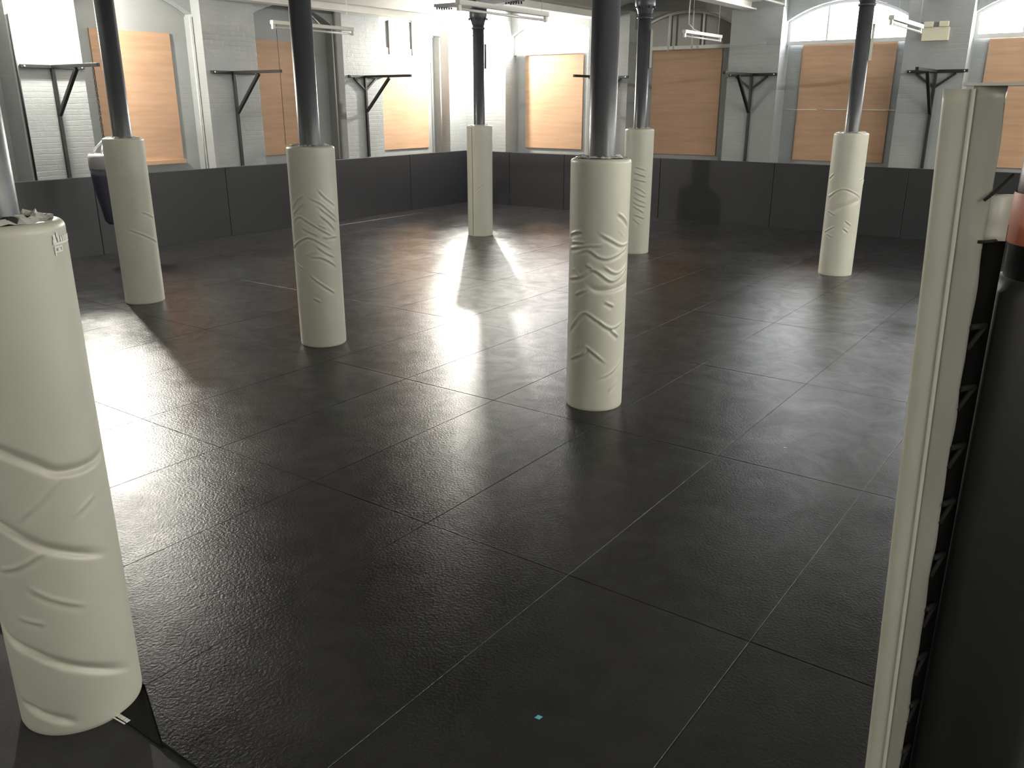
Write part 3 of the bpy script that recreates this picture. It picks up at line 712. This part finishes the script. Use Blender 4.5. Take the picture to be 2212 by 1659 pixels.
# ------------------------------------------------------------------ ring corner post at the right edge
DR = 2.0; az0 = math.radians(-8.0)
Fv = Vector((math.sin(az0), math.cos(az0), 0)); Rv = Vector((math.cos(az0), -math.sin(az0), 0))
c = Fv * DR
o = empty('ring_corner_post', (c.x + .10, c.y, -0.02), 'black ring corner post with white laced cushion and orange band at the right edge', 'ring post')
def loc_pt(s, t, z): p = c + Rv * s + Fv * t; return (p.x, p.y, z)
def taz(deg): return DR * math.tan(math.radians(deg + 8.0))
def edge(z, top, bot):          # lateral position of an edge which leans from top (z 2.41) to bottom (z .75)
    k = (2.41 - z) / 1.66; return top + (bot - top) * k
TOP = 2.416
def loft(rows, zs, mt, name, close=True, par=o):
    m_ = MB(); n = len(rows[0]); vs = [loc_pt(s, t, z) for row, z in zip(rows, zs) for (s, t) in row]
    fs = []
    for i in range(len(zs) - 1):
        for k in range(n if close else n - 1):
            k2 = (k + 1) % n; fs.append((i * n + k, i * n + k2, (i + 1) * n + k2, (i + 1) * n + k))
    m_.add(vs, fs, True)
    if close:
        m_.f += [tuple(range(n))[::-1], tuple(range((len(zs) - 1) * n, len(zs) * n))]; m_.sm += [False, False]
    return m_.build(name, mt, par)
zs = [-0.02 + (TOP + .02) * k / 90 for k in range(91)]
g = random.Random(9)
rowsA = []; rowsB = []; rowsC = []
for z in zs:
    l = edge(z, taz(-10.17), taz(-8.50)); sm = edge(z, taz(-8.65), taz(-7.30)); rr = edge(z, taz(-6.86), taz(-6.22))
    wv = .0012 * math.sin(z * 23) + .0010 * math.sin(z * 41 + 1)
    rowsA.append([(l + .006, -.002), (l + .002, .004), (l, .012), (l + .004, .05), (sm, .055), (sm + .002, .01), (sm - .002, .002), (sm - .010, -.001), ((l + sm) / 2, -.004 + wv)])
    cr = .004 * math.sin(z * 9.0) + .003 * math.sin(z * 17 + 1)
    tear = 0.006 * math.exp(-((z - 2.10) / .02) ** 2)
    rowsB.append([(sm + .001, .006), (sm + .012, .004 + cr * .5), ((sm + rr) / 2, .012 + cr - tear * 2), (rr - .006, .020 + cr), (rr + wv, .026), (rr + wv - .002, .032), (sm + .006, .03)])
loft(rowsA, zs, M['pad'], 'corner_cushion')
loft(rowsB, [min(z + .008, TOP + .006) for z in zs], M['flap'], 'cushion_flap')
fz = [2.115 + .012 * k for k in range(9)]
loft([[(.018, .034), (.05, .045 + .006 * math.sin(k)), (.083, .05), (.083, .054), (.05, .05), (.018, .038)] for k in range(9)], fz, M['pad_edge'], 'inner_fold')
# piping between the two faces
MB().tube([loc_pt(edge(z, taz(-8.60), taz(-7.25)), .0, z) for z in zs[::6]], .0045, 8).build('piping', M['pad_edge'], o)
# black padded post behind, with orange band
pcx, pt = .212, .14
MB().lathe(loc_pt(pcx, pt, 0), [(.137, -0.02), (.137, 2.00), (.128, 2.03), (.10, 2.04)], 40).build('post_cover', M['blackpad'], o)
MB().lathe(loc_pt(pcx + .005, pt, 0), [(.125, 2.03), (.125, 2.41)], 40).build('post', M['steel'], o)
MB().lathe(loc_pt(pcx + .003, pt, 0), [(.127, 2.105), (.129, 2.11), (.129, 2.205), (.127, 2.21)], 40, cap=False).build('orange_band', M['orange'], o)
# dark backing cloth between cushion and post, up to 2.12
rw = []
for z in zs:
    rr = edge(z, taz(-6.86), taz(-6.22)); rw.append([(rr - .03, .036), (.085, .075), (.085, .085), (rr - .03, .045)])
nb = [i for i, z in enumerate(zs) if z < 2.17]
loft([rw[i] for i in nb], [zs[i] for i in nb], M['blackvinyl'], 'backing_cloth')
# cap strip on top
cp = MB(); vs = [loc_pt(s, t, z) for z in (TOP + .006, TOP + .012) for (s, t) in ((taz(-9.2), .0), (.25, .0), (.25, .12), (taz(-8.9), .06))]
cp.add(vs, [(0, 3, 2, 1), (4, 5, 6, 7), (0, 1, 5, 4), (1, 2, 6, 5), (2, 3, 7, 6), (3, 0, 4, 7)]).build('top_cap', M['pad_edge'], o)
# laces
zz = [2.20, 2.115]; z = 1.93
while z > .5: zz.append(z); z -= .14
for k, z in enumerate(zz):
    rr = edge(z, taz(-6.86), taz(-6.22))
    dz = .05 if k == 0 else (.0 if k < 2 else 0)
    lc = MB().tube([loc_pt(rr - (.012 if k < 2 else .001), .014 if k < 2 else .027, z), loc_pt(rr + .003, .022 if k < 2 else .03, z + dz * .3), loc_pt(.075, .062, z + dz)], .0035 if k < 2 else .007, 8)
    if k >= 2: lc.tube([loc_pt(rr + .001, .029, z - .05), loc_pt(.075, .062, z)], .006, 8)
    lc.build('lace', M['lace'], o)
